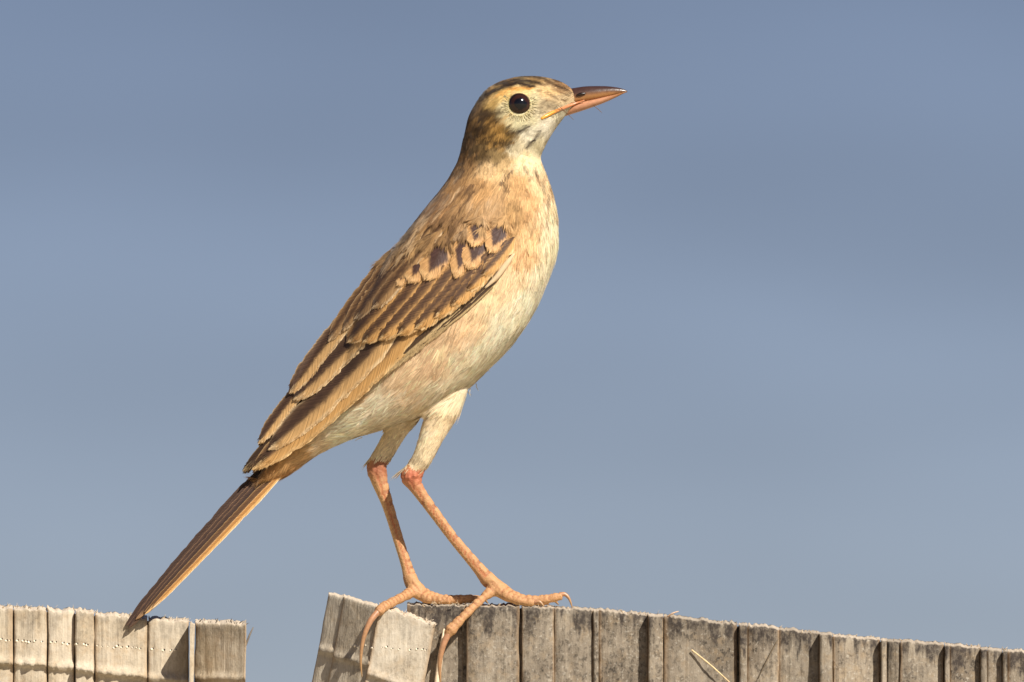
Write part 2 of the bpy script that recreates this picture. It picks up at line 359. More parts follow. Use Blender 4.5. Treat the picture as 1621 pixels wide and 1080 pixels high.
    scars(pl, [(x + rng.uniform(-2, 2), 1013 + x * .064 + rng.uniform(-2, 2) , -22) for x in (2, 9, 17, 25, 36, 41, 47, 54, 64, 79, 87, 100, 108, 121, 132, 137, 153, 160, 169, 178, 184, 191, 200, 207, 214, 221, 241, 257, 268, 275)], 2.8)
    bag = Bag(); k = 150
    xs = rng.uniform(-60, 388, k); dd = np.where(xs > 305, BK - 4 - (xs - 309) * .84 + 12, rng.uniform(-8, 25, k) + BK)
    dark = (xs > 305)[:, None]
    slivers(bag, P(xs, ty(xs) + rng.uniform(-3, 3, k), dd), rng.uniform(3, 9, k), np.c_[rng.normal(.2, .4, k), rng.normal(0, .3, k), rng.uniform(.4, 1, k)], rng.uniform(.4, 1.0, k),
            np.where(dark, lin((92, 80, 66)), lin((222, 200, 166))) * rng.uniform(.6, 1.1, (k, 1)))
    v, f = tube([P(389, 1022, -70 + BK), P(395, 1006, -72 + BK), P(401, 993, -70 + BK)], [1.5, 1.5, .8], 6, 8); bag.add(v, f, lin((120, 110, 100)))
    tag(mesh_obj('cut_fibres', bag.V(), bag.f, MAT_FIBRE, pl, colors=bag.C()), kind='stuff')

SBVH = {}
def scars(parent, pts, r):
    bag = Bag()
    for (x, y, d) in pts:
        rr = r * rng.uniform(.7, 1.35); o_ = Vector(CAM.tolist()); hits = []
        for ch in parent.children:
            if ch.name.startswith('bamboo_strip'):
                bt = SBVH.setdefault(ch.name, BVHTree.FromPolygons([v.co for v in ch.data.vertices], [tuple(p.vertices) for p in ch.data.polygons]) if ch.name not in SBVH else None)
                h = bt.ray_cast(o_, (Vector(P(x, y, 0).tolist()) - o_).normalized(), 6)
                if h[0]: hits.append(h[0].y / S)
        d = min(hits) + .4 if hits else d
        for (ox, oy, q, c, dd) in ((0, 0, rr, (235, 222, 198), 0), (rr * .7, -rr * .5, rr * .62, (52, 40, 32), -.6)):
            v, f = tube([P(x + ox, y + oy, d + 6 + dd), P(x + ox, y + oy, d + dd - q * .3)], [q, q * .55], 8, 5); bag.add(v, f, lin(c))
    tag(mesh_obj('bud_scars', bag.V(), bag.f, MAT_FIBRE, parent, colors=bag.C()), kind='stuff')
fence()

# ------------------------------------------------------------------ the bird
BIRD = empty('bird', Vector(P(720, 957, -20).tolist()))
tag(BIRD, 'streaked buff-brown songbird with long orange legs and raised bill, perched on the bamboo', 'bird')
#        top(x,y)      bottom(x,y)   half width
STN = [((914, 150), (908, 172), 8), ((906, 142), (897, 181), 17), ((886, 129), (880, 203), 31), ((850, 121), (868, 222), 45), ((810, 124), (861, 236), 53), ((772, 141), (857, 245), 56),
       ((746, 177), (856, 251), 57), ((735, 215), (858, 258), 57), ((725, 253), (864, 275), 63), ((705, 290), (873, 302), 77), ((675, 328), (881, 340), 93),
       ((641, 372), (882, 387), 104), ((610, 415), (870, 435), 109), ((584, 460), (848, 487), 109), ((563, 500), (816, 537), 104), ((548, 540), (778, 579), 96),
       ((532, 580), (733, 620), 84), ((510, 620), (680, 653), 70), ((486, 655), (620, 675), 56), ((462, 688), (560, 694), 44), ((438, 716), (505, 719), 34), ((416, 744), (460, 750), 22), ((404, 758), (432, 760), 12)]
st_pts = np.array([[*t, *b, w] for t, b, w in STN], float)
st_f = catmull(st_pts, 90)
def build_body():
    bag = Bag(); n = 40; V = []
    for q in st_f:
        c = (q[:2] + q[2:4]) / 2; a = (q[:2] - q[2:4]) / 2
        for k in range(n):
            th = 2 * math.pi * k / n; ct, s_ = math.cos(th), math.sin(th)
            e_ = .92 - .12 * float(smooth(300, 420, q[1])); m = abs(ct) ** e_ * np.sign(ct); sd = abs(s_) ** e_ * np.sign(s_)
            V.append(P(c[0] + a[0] * m, c[1] + a[1] * m, q[4] * sd))
    m = len(st_f); F = [(i * n + k, i * n + (k + 1) % n, (i + 1) * n + (k + 1) % n, (i + 1) * n + k) for i in range(m - 1) for k in range(n)]
    F.append(tuple(range(n))[::-1]); F.append(tuple((m - 1) * n + k for k in range(n)))
    bag.add(V, F)
    for pts, seg in LIMBS:
        p = np.array(pts, float); p[:, 3] *= np.where(p[:, 1] > 765, .87, 1); bag.add(*tube(P(p[:, 0], p[:, 1], p[:, 2]), p[:, 3], 14, seg))
    me = bpy.data.meshes.new('tmp'); me.from_pydata(bag.V().tolist(), [], bag.f); me.update()
    o = bpy.data.objects.new('tmp', me); COL.objects.link(o)
    bm = bmesh.new(); bm.from_mesh(me); bmesh.ops.recalc_face_normals(bm, faces=bm.faces); bm.to_mesh(me); bm.free()
    r = o.modifiers.new('r', 'REMESH'); r.mode = 'VOXEL'; r.voxel_size = .00038; r.use_smooth_shade = True
    s = o.modifiers.new('s', 'SMOOTH'); s.factor = .5; s.iterations = 4
    dg = bpy.context.evaluated_depsgraph_get(); res = bpy.data.meshes.new_from_object(o.evaluated_get(dg))
    bpy.data.objects.remove(o); return res
#  x, y, depth, radius
LIMBS = [
 # near leg
 ([(718, 605, -22, 26), (703, 645, -28, 26), (687, 682, -33, 20.5), (672, 718, -36, 16), (659, 741, -35, 15), (652, 755, -35, 18), (660, 773, -35, 13), (688, 812, -34, 10.5), (720, 855, -33, 10), (752, 893, -32, 11), (772, 917, -31, 14), (786, 932, -31, 14)], 60),
 ([(780, 926, -31, 15), (797, 937, -31, 14), (815, 946, -30, 11.5), (838, 950, -29, 9.5), (862, 949, -28, 9), (878, 946, -28, 8.5), (888, 944, -28, 7.5)], 30),
 ([(786, 932, -24, 12), (802, 943, -12, 10), (828, 950, -6, 8.5), (850, 952, -3, 8), (868, 953, 0, 6.5)], 24),
 ([(786, 934, -36, 12), (806, 945, -44, 10), (826, 952, -48, 8.5), (846, 954, -50, 7)], 20),
 ([(786, 930, -32, 13), (768, 944, -44, 8.5), (748, 962, -60, 8.2), (728, 982, -72, 8.8), (714, 997, -77, 11), (708, 1006, -78, 8)], 28),
 # far leg
 ([(668, 605, 22, 26), (650, 645, 28, 23), (630, 678, 32, 18), (613, 708, 31, 15.5), (601, 728, 30, 15), (596, 741, 29, 16), (601, 762, 28, 13.5), (614, 800, 24, 11), (630, 852, 18, 10), (643, 893, 12, 10.5), (650, 917, 8, 13), (657, 936, 6, 13)], 60),
 ([(652, 926, 6, 14), (672, 941, 7, 12.5), (694, 948, 8, 10), (718, 949, 9, 9), (740, 948, 10, 8.5), (758, 948, 10, 7)], 28),
 ([(656, 934, 8, 12), (676, 945, 18, 10), (700, 949, 24, 8.5), (722, 950, 28, 7)], 22),
 ([(658, 938, 2, 11), (676, 948, -6, 9), (696, 950, -12, 7.5), (712, 951, -14, 7)], 20),
 ([(656, 934, 4, 12), (640, 944, -18, 9.5), (622, 953, -48, 9), (606, 962, -72, 9.5), (598, 970, -80, 9.5)], 26),
]
body_me = build_body()
nv = len(body_me.vertices)
BV = np.empty(nv * 3); body_me.vertices.foreach_get('co', BV); BV = BV.reshape(-1, 3)
bpx, bpy_, bd = UNP(BV)

# ---- colour of the plumage, as a pattern fixed on the bird (mirrored left/right)
CP = [(850,121,190,150,95),(800,127,176,134,82),(768,146,172,132,80),(745,185,110,82,50),(738,220,108,82,52),(748,165,130,98,58),(800,150,222,188,120),(830,146,235,205,145),(866,146,214,180,130),(780,162,200,165,100),(892,134,180,140,95),
 (860,165,195,175,140),(888,156,200,175,135),(846,176,205,190,155),(822,192,215,205,165),(770,184,84,60,30),(788,204,142,106,52),(765,212,80,58,30),(804,214,134,104,54),(754,200,92,68,38),(790,226,112,84,44),(780,196,104,76,38),
 (840,212,228,218,192),(816,236,215,200,165),(866,202,222,212,188),(892,181,205,195,165),(852,234,210,196,158),(758,244,110,86,52),(790,246,150,124,82),(738,262,160,122,78),(770,270,222,186,136),(832,256,240,215,168),
 (852,266,240,215,172),(800,262,212,178,128),(820,292,200,158,108),(838,322,214,172,122),(860,292,235,205,158),(872,330,240,216,174),(815,332,194,154,104),(840,372,226,190,140),(870,380,245,226,188),(852,432,240,216,176),(880,355,245,228,192),
 (760,300,188,146,97),(722,300,165,125,80),(690,330,160,120,78),(740,340,168,132,90),(782,330,180,145,104),(702,370,158,122,79),(650,380,165,130,85),(660,420,163,128,84),(600,440,160,125,85),(770,365,184,148,104),(810,360,200,160,110),
 (800,500,240,220,182),(842,470,245,229,194),(762,560,236,216,178),(740,602,230,210,172),(722,540,226,180,128),(782,470,232,192,142),(790,530,244,226,194),(752,515,236,192,138),(700,560,232,186,132),(650,600,232,188,136),(745,500,234,186,130),(776,462,232,184,128),(726,560,240,206,160),(800,172,215,200,155),(846,158,218,204,160),(806,186,210,194,150),(838,188,216,204,164),(682,580,222,176,126),(640,610,224,182,132),(692,622,220,195,155),(602,640,228,208,174),(560,662,238,219,180),
 (620,664,215,194,155),(540,690,238,222,188),(500,712,218,188,144),(482,712,206,166,112),(440,745,200,155,100),(400,770,190,145,92),(820,440,236,196,146),(790,430,222,176,122),(690,670,228,198,150),(670,722,220,195,150),(620,690,214,192,150),
 (600,560,150,115,75),(540,560,150,115,75),(560,620,200,160,110),(480,660,160,120,80),(700,480,190,150,100),(830,410,232,192,142)]
CP = np.array(CP, float); CPL = lin(CP[:, 2:]); pale_ = (CP[:, 1] > 425) & (CP[:, 3] > 174); mx = np.where(CP[:, 4] < 155, .34, .55)[:, None]; CPL = np.where(pale_[:, None], CPL * (1 - mx) + lin((252, 236, 206)) * mx, CPL)
DK = (46, 31, 22)
STR = [(846,137,818,132,3.6,DK,1),(818,132,797,138,4,DK,1),(797,138,783,144,3.6,DK,.95),(783,144,757,153,3,DK,.9),(858,133,836,128,3,DK,.95),(836,128,812,127,3.2,DK,.95),(812,127,786,134,2.6,DK,.85),
 (898,143,880,136,2.4,DK,.85),(880,135,864,127,2.6,DK,.85),(864,126,846,122,2.4,DK,.85),(888,130,872,122,2.2,DK,.8),(846,122,820,120,2.2,DK,.8),(779,130,753,152,2.8,DK,.85),(906,146,894,150,1.8,DK,.6),(894,147,872,142,1.8,(120,84,50),.7),
 (845,140.5,808,141,2.4,(226,158,72),.8),(808,141,785,152,2.4,(226,170,90),.7),(786,150,768,164,2.6,(222,184,120),.7),(860,140,888,150,2.2,(232,196,136),.6),
 (742,172,733,216,4,(84,62,44),.8),(756,170,746,205,2,(170,128,76),.6),(764,166,752,186,2,(180,140,84),.5),(792,196,770,214,2.4,(178,136,72),.7),(806,206,784,218,2.2,(186,146,80),.7),(776,206,758,226,2,(160,122,68),.6),(800,188,786,200,2,(176,140,86),.5),
 (858,166,880,164,3,(150,130,100),.5),(866,172,884,168,2.4,(146,126,98),.5),
 (785,143,760,160,3.5,DK,.7),(768,139,748,166,3,DK,.7),(760,165,742,200,3.5,DK,.5),(775,158,752,186,2.5,DK,.45),(795,177,768,178,6,(78,58,34),.75),(770,178,752,200,5,(84,62,38),.5),
 (840,199,822,209,3.5,DK,.85),(822,209,800,210,4.5,DK,.75),(856,206,846,222,2.2,DK,.7),(846,222,832,235,3,DK,.85),(812,225,775,226,4.5,(80,60,32),.8),(786,232,768,222,3,DK,.4),(850,176,845,186,1.5,DK,.35),(858,172,854,184,1.5,DK,.35),(870,168,862,178,2,DK,.25),
 (776,250,750,268,4,DK,.45),(750,240,728,262,3.5,DK,.5),(790,258,778,266,3,DK,.5),(828,262,834,274,3,DK,.5),(848,274,854,292,4,(120,78,48),.7),(858,290,862,306,2.5,DK,.5),(868,308,866,336,2,(120,84,56),.7),
 (792,290,806,306,4,DK,.65),(806,318,826,330,3.5,DK,.45),(832,300,840,312,3,(130,88,52),.6),(838,335,828,350,3,(130,88,52),.5),(820,345,806,368,4,(120,88,58),.5),(846,350,840,372,2.2,(130,90,58),.5),(866,345,862,366,1.8,(130,95,65),.6),
 (812,408,800,420,2.5,(150,100,60),.4),(835,390,815,420,2.5,(160,108,66),.45),(858,360,850,380,1.8,(140,100,66),.5),(850,280,846,268,2.5,DK,.4)]
r_ = np.random.default_rng(5)
def seg_noise(n, x, y, dx, dy, l, w, c, s):
    for _ in range(n):
        a, b = r_.uniform(*x), r_.uniform(*y); k = r_.uniform(.6, 1.3)
        STR.append((a, b, a + dx * l * k, b + dy * l * k, w * r_.uniform(.7, 1.3), c, s * r_.uniform(.5, 1.1)))
for _ in range(75):        # mantle streaks follow the back
    t = r_.uniform(0, 1); a = 735 + (565 - 735) * t + r_.uniform(-6, 85) * (1 - .3 * t); b = 265 + (470 - 265) * t + r_.uniform(0, 28)
    l = r_.uniform(14, 34); STR.append((a, b, a - .62 * l, b + .78 * l, r_.uniform(1.6, 3.6), (88, 64, 46), r_.uniform(.35, .8)))
for _ in range(26):
    t = r_.uniform(0, 1); a = 732 - 170 * t + r_.uniform(0, 24); b = 262 + 205 * t + r_.uniform(4, 14)
    l = r_.uniform(20, 40); STR.append((a, b, a - .6 * l, b + .79 * l, r_.uniform(1.2, 2.2), (214, 182, 140), r_.uniform(.4, .8)))
seg_noise(26, (760, 905), (118, 140), -.95, .2, 12, 1.6, DK, .5)
seg_noise(40, (745, 815), (172, 240), -.8, .6, 11, 1.3, (58, 41, 24), .6); seg_noise(34, (750, 815), (178, 236), -.8, .6, 11, 1.2, (186, 142, 78), .55)
seg_noise(26, (728, 765), (160, 262), -.35, .94, 14, 1.4, (60, 44, 30), .55); seg_noise(16, (730, 765), (160, 262), -.35, .94, 12, 1.2, (176, 134, 86), .5)
seg_noise(34, (856, 908), (126, 160), -.9, -.15, 8, 1.2, (112, 80, 50), .6); seg_noise(22, (846, 884), (158, 178), -.9, .3, 6, 1.1, (110, 92, 68), .5)
seg_noise(24, (740, 850), (256, 300), -.6, .8, 14, 1.5, (110, 80, 54), .35); seg_noise(22, (800, 860), (190, 250), -.7, .7, 9, 1.2, (170, 150, 112), .4)
seg_noise(16, (850, 882), (280, 360), -.1, 1, 14, 1.4, (140, 98, 64), .5)
seg_noise(22, (690, 790), (440, 560), -.75, .65, 26, 3, (222, 176, 124), .22)
seg_noise(20, (700, 800), (310, 380), -.5, .85, 12, 3, (196, 166, 130), .5)
seg_noise(18, (560, 720), (600, 690), -.85, .5, 26, 2.5, (244, 232, 205), .6)
STR = [(*q[:4], q[4] * (1.25 if q[1] < 250 else 1), *q[5:]) for q in STR]
STRA = np.array([s[:5] for s in STR]); STRC = np.array([lin(s[5]) for s in STR]); STRS = np.array([s[6] for s in STR])
def plumage_col(px, py, wob=True):
    px = np.asarray(px, float).copy(); py = np.asarray(py, float).copy(); out = np.empty((len(px), 3))
    for a in range(0, len(px), 20000):
        x, y = px[a:a + 20000], py[a:a + 20000]
        d2 = (x[:, None] - CP[:, 0]) ** 2 + (y[:, None] - CP[:, 1]) ** 2
        w = 1 / (d2 + 25) ** 2.5; c = (w @ CPL) / w.sum(1)[:, None]
        for q, cc, s in zip(STRA, STRC, STRS):
            ex, ey = q[2] - q[0], q[3] - q[1]; L2 = ex * ex + ey * ey + 1e-6
            t = np.clip(((x - q[0]) * ex + (y - q[1]) * ey) / L2, 0, 1)
            dd = np.hypot(x - q[0] - t * ex, y - q[1] - t * ey) / (q[4] * (1 - .55 * np.abs(2 * t - 1)) + .3)
            m = (s * np.exp(-dd ** 2.4 * .8))[:, None]; c = c * (1 - m) + cc * m
        out[a:a + 20000] = c
    return out

# ---- bare leg mask, colours and scutes on the body mesh
def limb_param(px, py, d, limb):
    q = catmull(np.array(limb, float), 80); best = np.full(len(px), 1e9); t = np.zeros(len(px))
    for i in range(80):
        dd = np.sqrt((px - q[i, 0]) ** 2 + (py - q[i, 1]) ** 2 + (d - q[i, 2]) ** 2) - q[i, 3]
        m = dd < best; best[m] = dd[m]; t[m] = i / 79
    return best, t
legm = np.zeros(nv); legc = np.zeros((nv, 3)); disp = np.zeros(nv)
for li, (pts, seg) in enumerate(LIMBS):
    main = li in (0, 5); near = li < 5
    sel = np.where((bpy_ > 600))[0]
    b, t = limb_param(bpx[sel], bpy_[sel], bd[sel], pts)
    bare_y = (739 if near else 724)
    on = (b < 5) & ((bpy_[sel] > bare_y + 4 * np.sin(bpx[sel] * .6)) if main else True)
    idx = sel[on]; tt = t[on]
    pts_a = np.array(pts, float); Lp = np.sum(np.linalg.norm(np.diff(pts_a[:, :3], axis=0), axis=1))
    s = tt * Lp; period = 13 if main else 8
    ph = (s / period) % 1.0
    groove = np.exp(-((ph - .5) / .13) ** 2)
    qc = catmull(pts_a, 80)[(tt * 79).astype(int)]
    # direction towards front of the leg
    fr = (bpx[idx] - qc[:, 0]) / qc[:, 3]
    scute = groove * smooth(-.2, .5, fr) if main else groove * smooth(.55, -.25, (bpy_[idx] - qc[:, 1]) / qc[:, 3])
    ten = np.exp(-((fr + .05) / .13) ** 2) if main else 0 * fr
    n1 = np.array([noise.noise(Vector((v * 900).tolist())) for v in BV[idx]])
    c = .78 * lin((206, 156, 108)) * (1 + .12 * n1[:, None])
    c = c * (1 - .8 * ten[:, None]) + lin((170, 92, 58)) * (.8 * ten[:, None])
    pale = smooth(-.35, -.75, fr)[:, None] if main else smooth(.3, .9, (bpy_[idx] - qc[:, 1]) / qc[:, 3])[:, None]
    c = c * (1 - .6 * pale) + lin((222, 182, 122)) * .6 * pale
    if main:
        jt = np.exp(-((bpy_[idx] - (754 if near else 742)) / 17) ** 2)[:, None]
        c = c * (1 - .85 * jt) + lin((182, 102, 76) if near else (150, 90, 66)) * .85 * jt
        jb = smooth(895, 930, bpy_[idx])[:, None] * .4
        c = c * (1 - jb) + lin((176, 112, 78)) * jb
    c = c * (1 - .65 * scute[:, None]) + lin((132, 66, 42)) * .65 * scute[:, None]
    legm[idx] = 1; legc[idx] = c
    disp[idx] = (-.9 if main else -1.5) * scute - 1.5 * ten + .25 * n1 + (0 if main else .5 * np.cos(s / 19 * 2 * math.pi))
    if main:
        jw = np.exp(-((bpy_[idx] - (756 if near else 744)) / 15) ** 2)
        disp[idx] += jw * 2.2 * np.array([noise.noise(Vector((v * 1500).tolist())) for v in BV[idx]])
BN = np.empty(nv * 3); body_me.vertices.foreach_get('normal', BN); BN = BN.reshape(-1, 3)
BVd = BV + BN * (disp * S)[:, None]
body_me.vertices.foreach_set('co', BVd.ravel()); body_me.update()
bcol = plumage_col(bpx, bpy_) * .8
bcol = bcol * (1 - legm[:, None]) + legc * legm[:, None]
ca = body_me.color_attributes.new('Col', 'FLOAT_COLOR', 'POINT'); ca.data.foreach_set('color', np.c_[bcol, np.ones(nv)].ravel())
body_me.materials.append(MAT_BODY); body_me.name = 'body'
BODY = bpy.data.objects.new('body', body_me); COL.objects.link(BODY); attach(BODY, BIRD)
body_me.polygons.foreach_set('use_smooth', [True] * len(body_me.polygons))
bm_ = bmesh.new(); bm_.from_mesh(body_me); BVH = BVHTree.FromBMesh(bm_); bm_.free()

def body_depth(px, py):
    """depth of the near side of the body at reference (x,y); nan outside"""
    o = Vector(CAM.tolist()); t = Vector(P(px, py, 0).tolist()); h = BVH.ray_cast(o, (t - o).normalized(), 6)
    return h[0].y / S if h[0] else float('nan')

# ---- plumage strands
WING_POLY = np.array([(800,395),(770,452),(720,500),(640,562),(560,625),(480,690),(400,742),(385,742),(440,650),(500,560),(545,500),(590,455),(625,430),(660,425),(690,445),(740,436),(790,400)], float)
def in_poly(px, py, poly):
    c = np.zeros(len(px), bool); j = len(poly) - 1
    for i in range(len(poly)):
        xi, yi = poly[i]; xj, yj = poly[j]
        m = ((yi > py) != (yj > py)) & (px < (xj - xi) * (py - yi) / (yj - yi + 1e-9) + xi); c ^= m; j = i
    return c
EYE = (822, 166)
def build_plumage(count):
    me = body_me; me.calc_loop_triangles(); nt = len(me.loop_triangles)
    tri = np.empty(nt * 3, int); me.loop_triangles.foreach_get('vertices', tri); tri = tri.reshape(-1, 3)
    A, B, C = BVd[tri[:, 0]], BVd[tri[:, 1]], BVd[tri[:, 2]]
    ar = np.linalg.norm(np.cross(B - A, C - A), axis=1) / 2
    tx, ty_, td = UNP((A + B + C) / 3)
    head = ty_ < 250
    wgt = ar * np.where(legm[tri].max(1) > 0, 0, 1) * np.where(head, 2.6, 1.0) * np.where(td > 20, .45, 1)
    wgt = wgt * np.where(in_poly(tx, ty_, WING_POLY) & (np.abs(td) > 8), .0, 1)
    wgt = wgt * np.where((tx - EYE[0]) ** 2 + (ty_ - EYE[1]) ** 2 < 19 ** 2, 0, 1)
    wgt = wgt * np.where((tx > 902) & (ty_ > 160) & (ty_ < 182), 0, 1)
    id_ = rng.choice(nt, count, p=wgt / wgt.sum())
    u, v = rng.random(count), rng.random(count); fl = u + v > 1; u[fl] = 1 - u[fl]; v[fl] = 1 - v[fl]
    R = A[id_] + (B - A)[id_] * u[:, None] + (C - A)[id_] * v[:, None]
    Nn = BN[tri[id_]].mean(1); Nn /= np.linalg.norm(Nn, axis=1)[:, None]
    px, py, d = UNP(R)
    # flow: nearest body station -> backward axis
    cen = (st_f[:, :2] + st_f[:, 2:4]) / 2; ax = np.gradient(cen, axis=0); ax /= np.linalg.norm(ax, axis=1)[:, None]
    best = np.full(count, 1e9); si = np.zeros(count, int)
    for i in range(len(st_f)):
        a_ = st_f[i, :2]; b_ = st_f[i, 2:4]; e = b_ - a_; t = np.clip(((px - a_[0]) * e[0] + (py - a_[1]) * e[1]) / (e @ e), 0, 1)
        dd = np.hypot(px - a_[0] - t * e[0], py - a_[1] - t * e[1]); m = dd < best; best[m] = dd[m]; si[m] = i
    fx, fy = ax[si, 0], ax[si, 1]
    # neck / breast: feathers hang more downwards; belly: sweep back
    brs = smooth(790, 860, px) * smooth(245, 290, py) * (1 - smooth(380, 470, py)); fx = fx * (1 - brs) - .12 * brs; fy = fy * (1 - brs) + brs
    # legs (tibia): straight along the leg
    lg = (py > 640) & (px > 590) & (px < 740) & ~((py < 690) & (px < 600)); lg &= (legm[tri[id_]].max(1) == 0)
    near = d < 0
    lg &= ((px > 645) & near) | ((~near) & (px < 668))
    lw = np.where(lg, smooth(640, 690, py), 0); fx = fx * (1 - lw) + np.where(near, -.45, -.52) * lw; fy = fy * (1 - lw) + .88 * lw
    fw = (rng.random(count) < smooth(878, 904, px)) & (py < 168); fx = np.where(fw, .9, fx); fy = np.where(fw, .15, fy)      # lores grow over the bill base
    tl = smooth(500, 450, px); fx = fx * (1 - tl) - .68 * tl; fy = fy * (1 - tl) + .73 * tl
    F = np.stack([fx, np.zeros(count), -fy], 1)
    side = np.where(d < 0, -1, 1)
    F -= Nn * (F * Nn).sum(1)[:, None]; F /= np.linalg.norm(F, axis=1)[:, None] + 1e-9
    # clumps = single contour feathers
    nc = 2600; ci = rng.choice(count, nc, replace=False); kd = KDTree(nc)
    for k, i in enumerate(ci): kd.insert(R[i], k)
    kd.balance()
    cl = np.array([kd.find(p)[1] for p in R])
    c_l = rng.normal(0, 1, nc); c_b = rng.normal(0, 1, nc); c_a = rng.normal(0, 1, nc)
    L = np.interp(py, [110, 200, 250, 300, 420, 560, 640, 760], [11, 13, 16, 24, 30, 32, 30, 26])
    L = np.where((py < 250) & (px > 835), 8, L); L = np.where(px < 475, 25, L); L = np.where(lg, 15, L)
    L = L * rng.uniform(.65, 1.25, count)
    W = np.where(py < 250, .62, .85) * rng.uniform(.6, 1.3, count)
    lift = np.clip(.026 + .014 * c_l[cl] + rng.normal(0, .012, count), .005, .5) * np.where(px < 480, .35, 1)
    tuft = (px > 722) & (px < 792) & (py > 560) & (py < 650) & (Nn[:, 2] < -.35) & (rng.random(count) < .0 * np.exp(-((px - 755) / 25) ** 2)); lift = np.where(tuft, .5, lift); L = np.where(tuft, L * .8, L)
    sd = np.cross(Nn, F); ang = .10 * c_a[cl] + rng.normal(0, .10, count)
    D = F * np.cos(ang)[:, None] + sd * np.sin(ang)[:, None]; sd = np.cross(Nn, D)
    # converge to the clump centre line
    cen3 = R[ci][cl]; off = ((cen3 - R) * sd).sum(1)
    Ls = (L * S)[:, None]; lf = lift[:, None]
    conv = sd * (off * .35)[:, None]
    p0 = R - Nn * S * .6
    p1 = R + D * Ls * .5 + Nn * Ls * lf * .75 + conv * .4
    p2 = R + D * Ls + Nn * Ls * lf * .55 + conv
    w = (W * S)[:, None]
    # rotate ribbons a little about their axis for uneven glints
    tw = rng.normal(0, .12, count)[:, None]; sr = sd * np.cos(tw) + Nn * np.sin(tw)
    V = np.stack([p0 - sr * w * .8, p0 + sr * w * .8, p1 - sr * w, p1 + sr * w, p2], 1).reshape(-1, 3)
    i0 = np.arange(count) * 5
    quads = np.stack([i0, i0 + 2, i0 + 3, i0 + 1], 1); tris = np.stack([i0 + 2, i0 + 4, i0 + 3], 1)
    mx_, my_, _ = UNP(R + D * Ls * .55); c = plumage_col(mx_ + rng.normal(0, .7, count), my_ + rng.normal(0, .7, count))
    c = c * (1 + .035 * c_b[cl][:, None] + rng.normal(0, .145, count)[:, None])
    c[tuft] = lin((245, 238, 222))
    c = c * np.where((py > 270) & (py < 470) & (px < 800), 1.15, 1)[:, None]; c = np.clip(c, .01, .9)
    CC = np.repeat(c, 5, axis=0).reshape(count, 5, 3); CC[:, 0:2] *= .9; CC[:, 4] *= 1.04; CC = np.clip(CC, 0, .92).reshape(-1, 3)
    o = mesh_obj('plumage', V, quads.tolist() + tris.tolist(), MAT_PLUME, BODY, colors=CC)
    sn = Nn + rng.normal(0, .07, (nc, 3))[cl] + rng.normal(0, .05, (count, 3)) + D * .12; sn /= np.linalg.norm(sn, axis=1)[:, None]
    o.data.normals_split_custom_set_from_vertices(np.repeat(sn, 5, axis=0).tolist())
    tag(o, kind='stuff')
build_plumage(170000)

def wisps():
    bag = Bag()
    for cx, cy, n, dx, dy in ((776, 584, 16, .7, .45), (762, 600, 14, .2, 1), (742, 622, 16, .1, 1), (727, 640, 18, -.1, 1), (712, 650, 14, -.2, 1), (640, 668, 16, -.7, .6), (600, 682, 14, -.8, .5), (575, 690, 12, -.9, .3)):
        for _ in range(n // 3):
            x, y = cx + rng.normal(0, 7), cy + rng.normal(0, 4); d = rng.normal(-6, 14); a = rng.normal(0, .2); L = rng.uniform(8, 15)
            ux, uy = dx * math.cos(a) - dy * math.sin(a), dx * math.sin(a) + dy * math.cos(a); q = math.hypot(ux, uy); ux, uy = ux / q, uy / q
            x -= ux * 12 + 7; y -= uy * 12
            v, f = tube([P(x, y, d), P(x + ux * L * .5 - uy * 1.0, y + uy * L * .5 + ux * 1.0, d), P(x + ux * L, y + uy * L, d)], [.7, .55, .25], 4, 5); bag.add(v, f, lin((232, 220, 196)) * rng.uniform(.8, 1.05))
    tag(mesh_obj('loose_down', bag.V(), bag.f, MAT_PLUME, BODY, colors=bag.C()), kind='stuff')
wisps()

# ---- wing and tail feathers
HC = np.array([(830,300,80),(800,400,106),(700,300,30),(740,350,80),(640,370,22),(700,430,100),(760,480,111),(580,450,20),(640,500,90),(690,540,104),(530,530,16),(580,580,76),(620,600,90),(480,610,15),(520,640,56),(545,655,64),(440,670,14),(470,690,36),(395,737,14),(430,725,26),(380,760,12)], float)
def tps(pts):
    n = len(pts); x = pts[:, :2] / 100
    r = np.linalg.norm(x[:, None] - x[None], axis=2); K = r ** 3 + 1e-2 * np.eye(n)
    Pm = np.c_[np.ones(n), x]; M = np.block([[K, Pm], [Pm.T, np.zeros((3, 3))]]); s = np.linalg.solve(M, np.r_[pts[:, 2], 0, 0, 0])
    def f(a, b):
        q = np.stack([a, b], -1) / 100; r = np.linalg.norm(q[..., None, :] - x, axis=-1)
        return (r ** 3) @ s[:n] + s[n] + q @ s[n + 1:]
    return f
HF = tps(HC)
def wing_depth(px, py):
    h = HF(px, py); b = np.array([body_depth(a, c) for a, c in zip(px.ravel(), py.ravel())]).reshape(px.shape)
    b = np.where(np.isnan(b), 0, -b); m = np.maximum(h, b + 3)
    return m
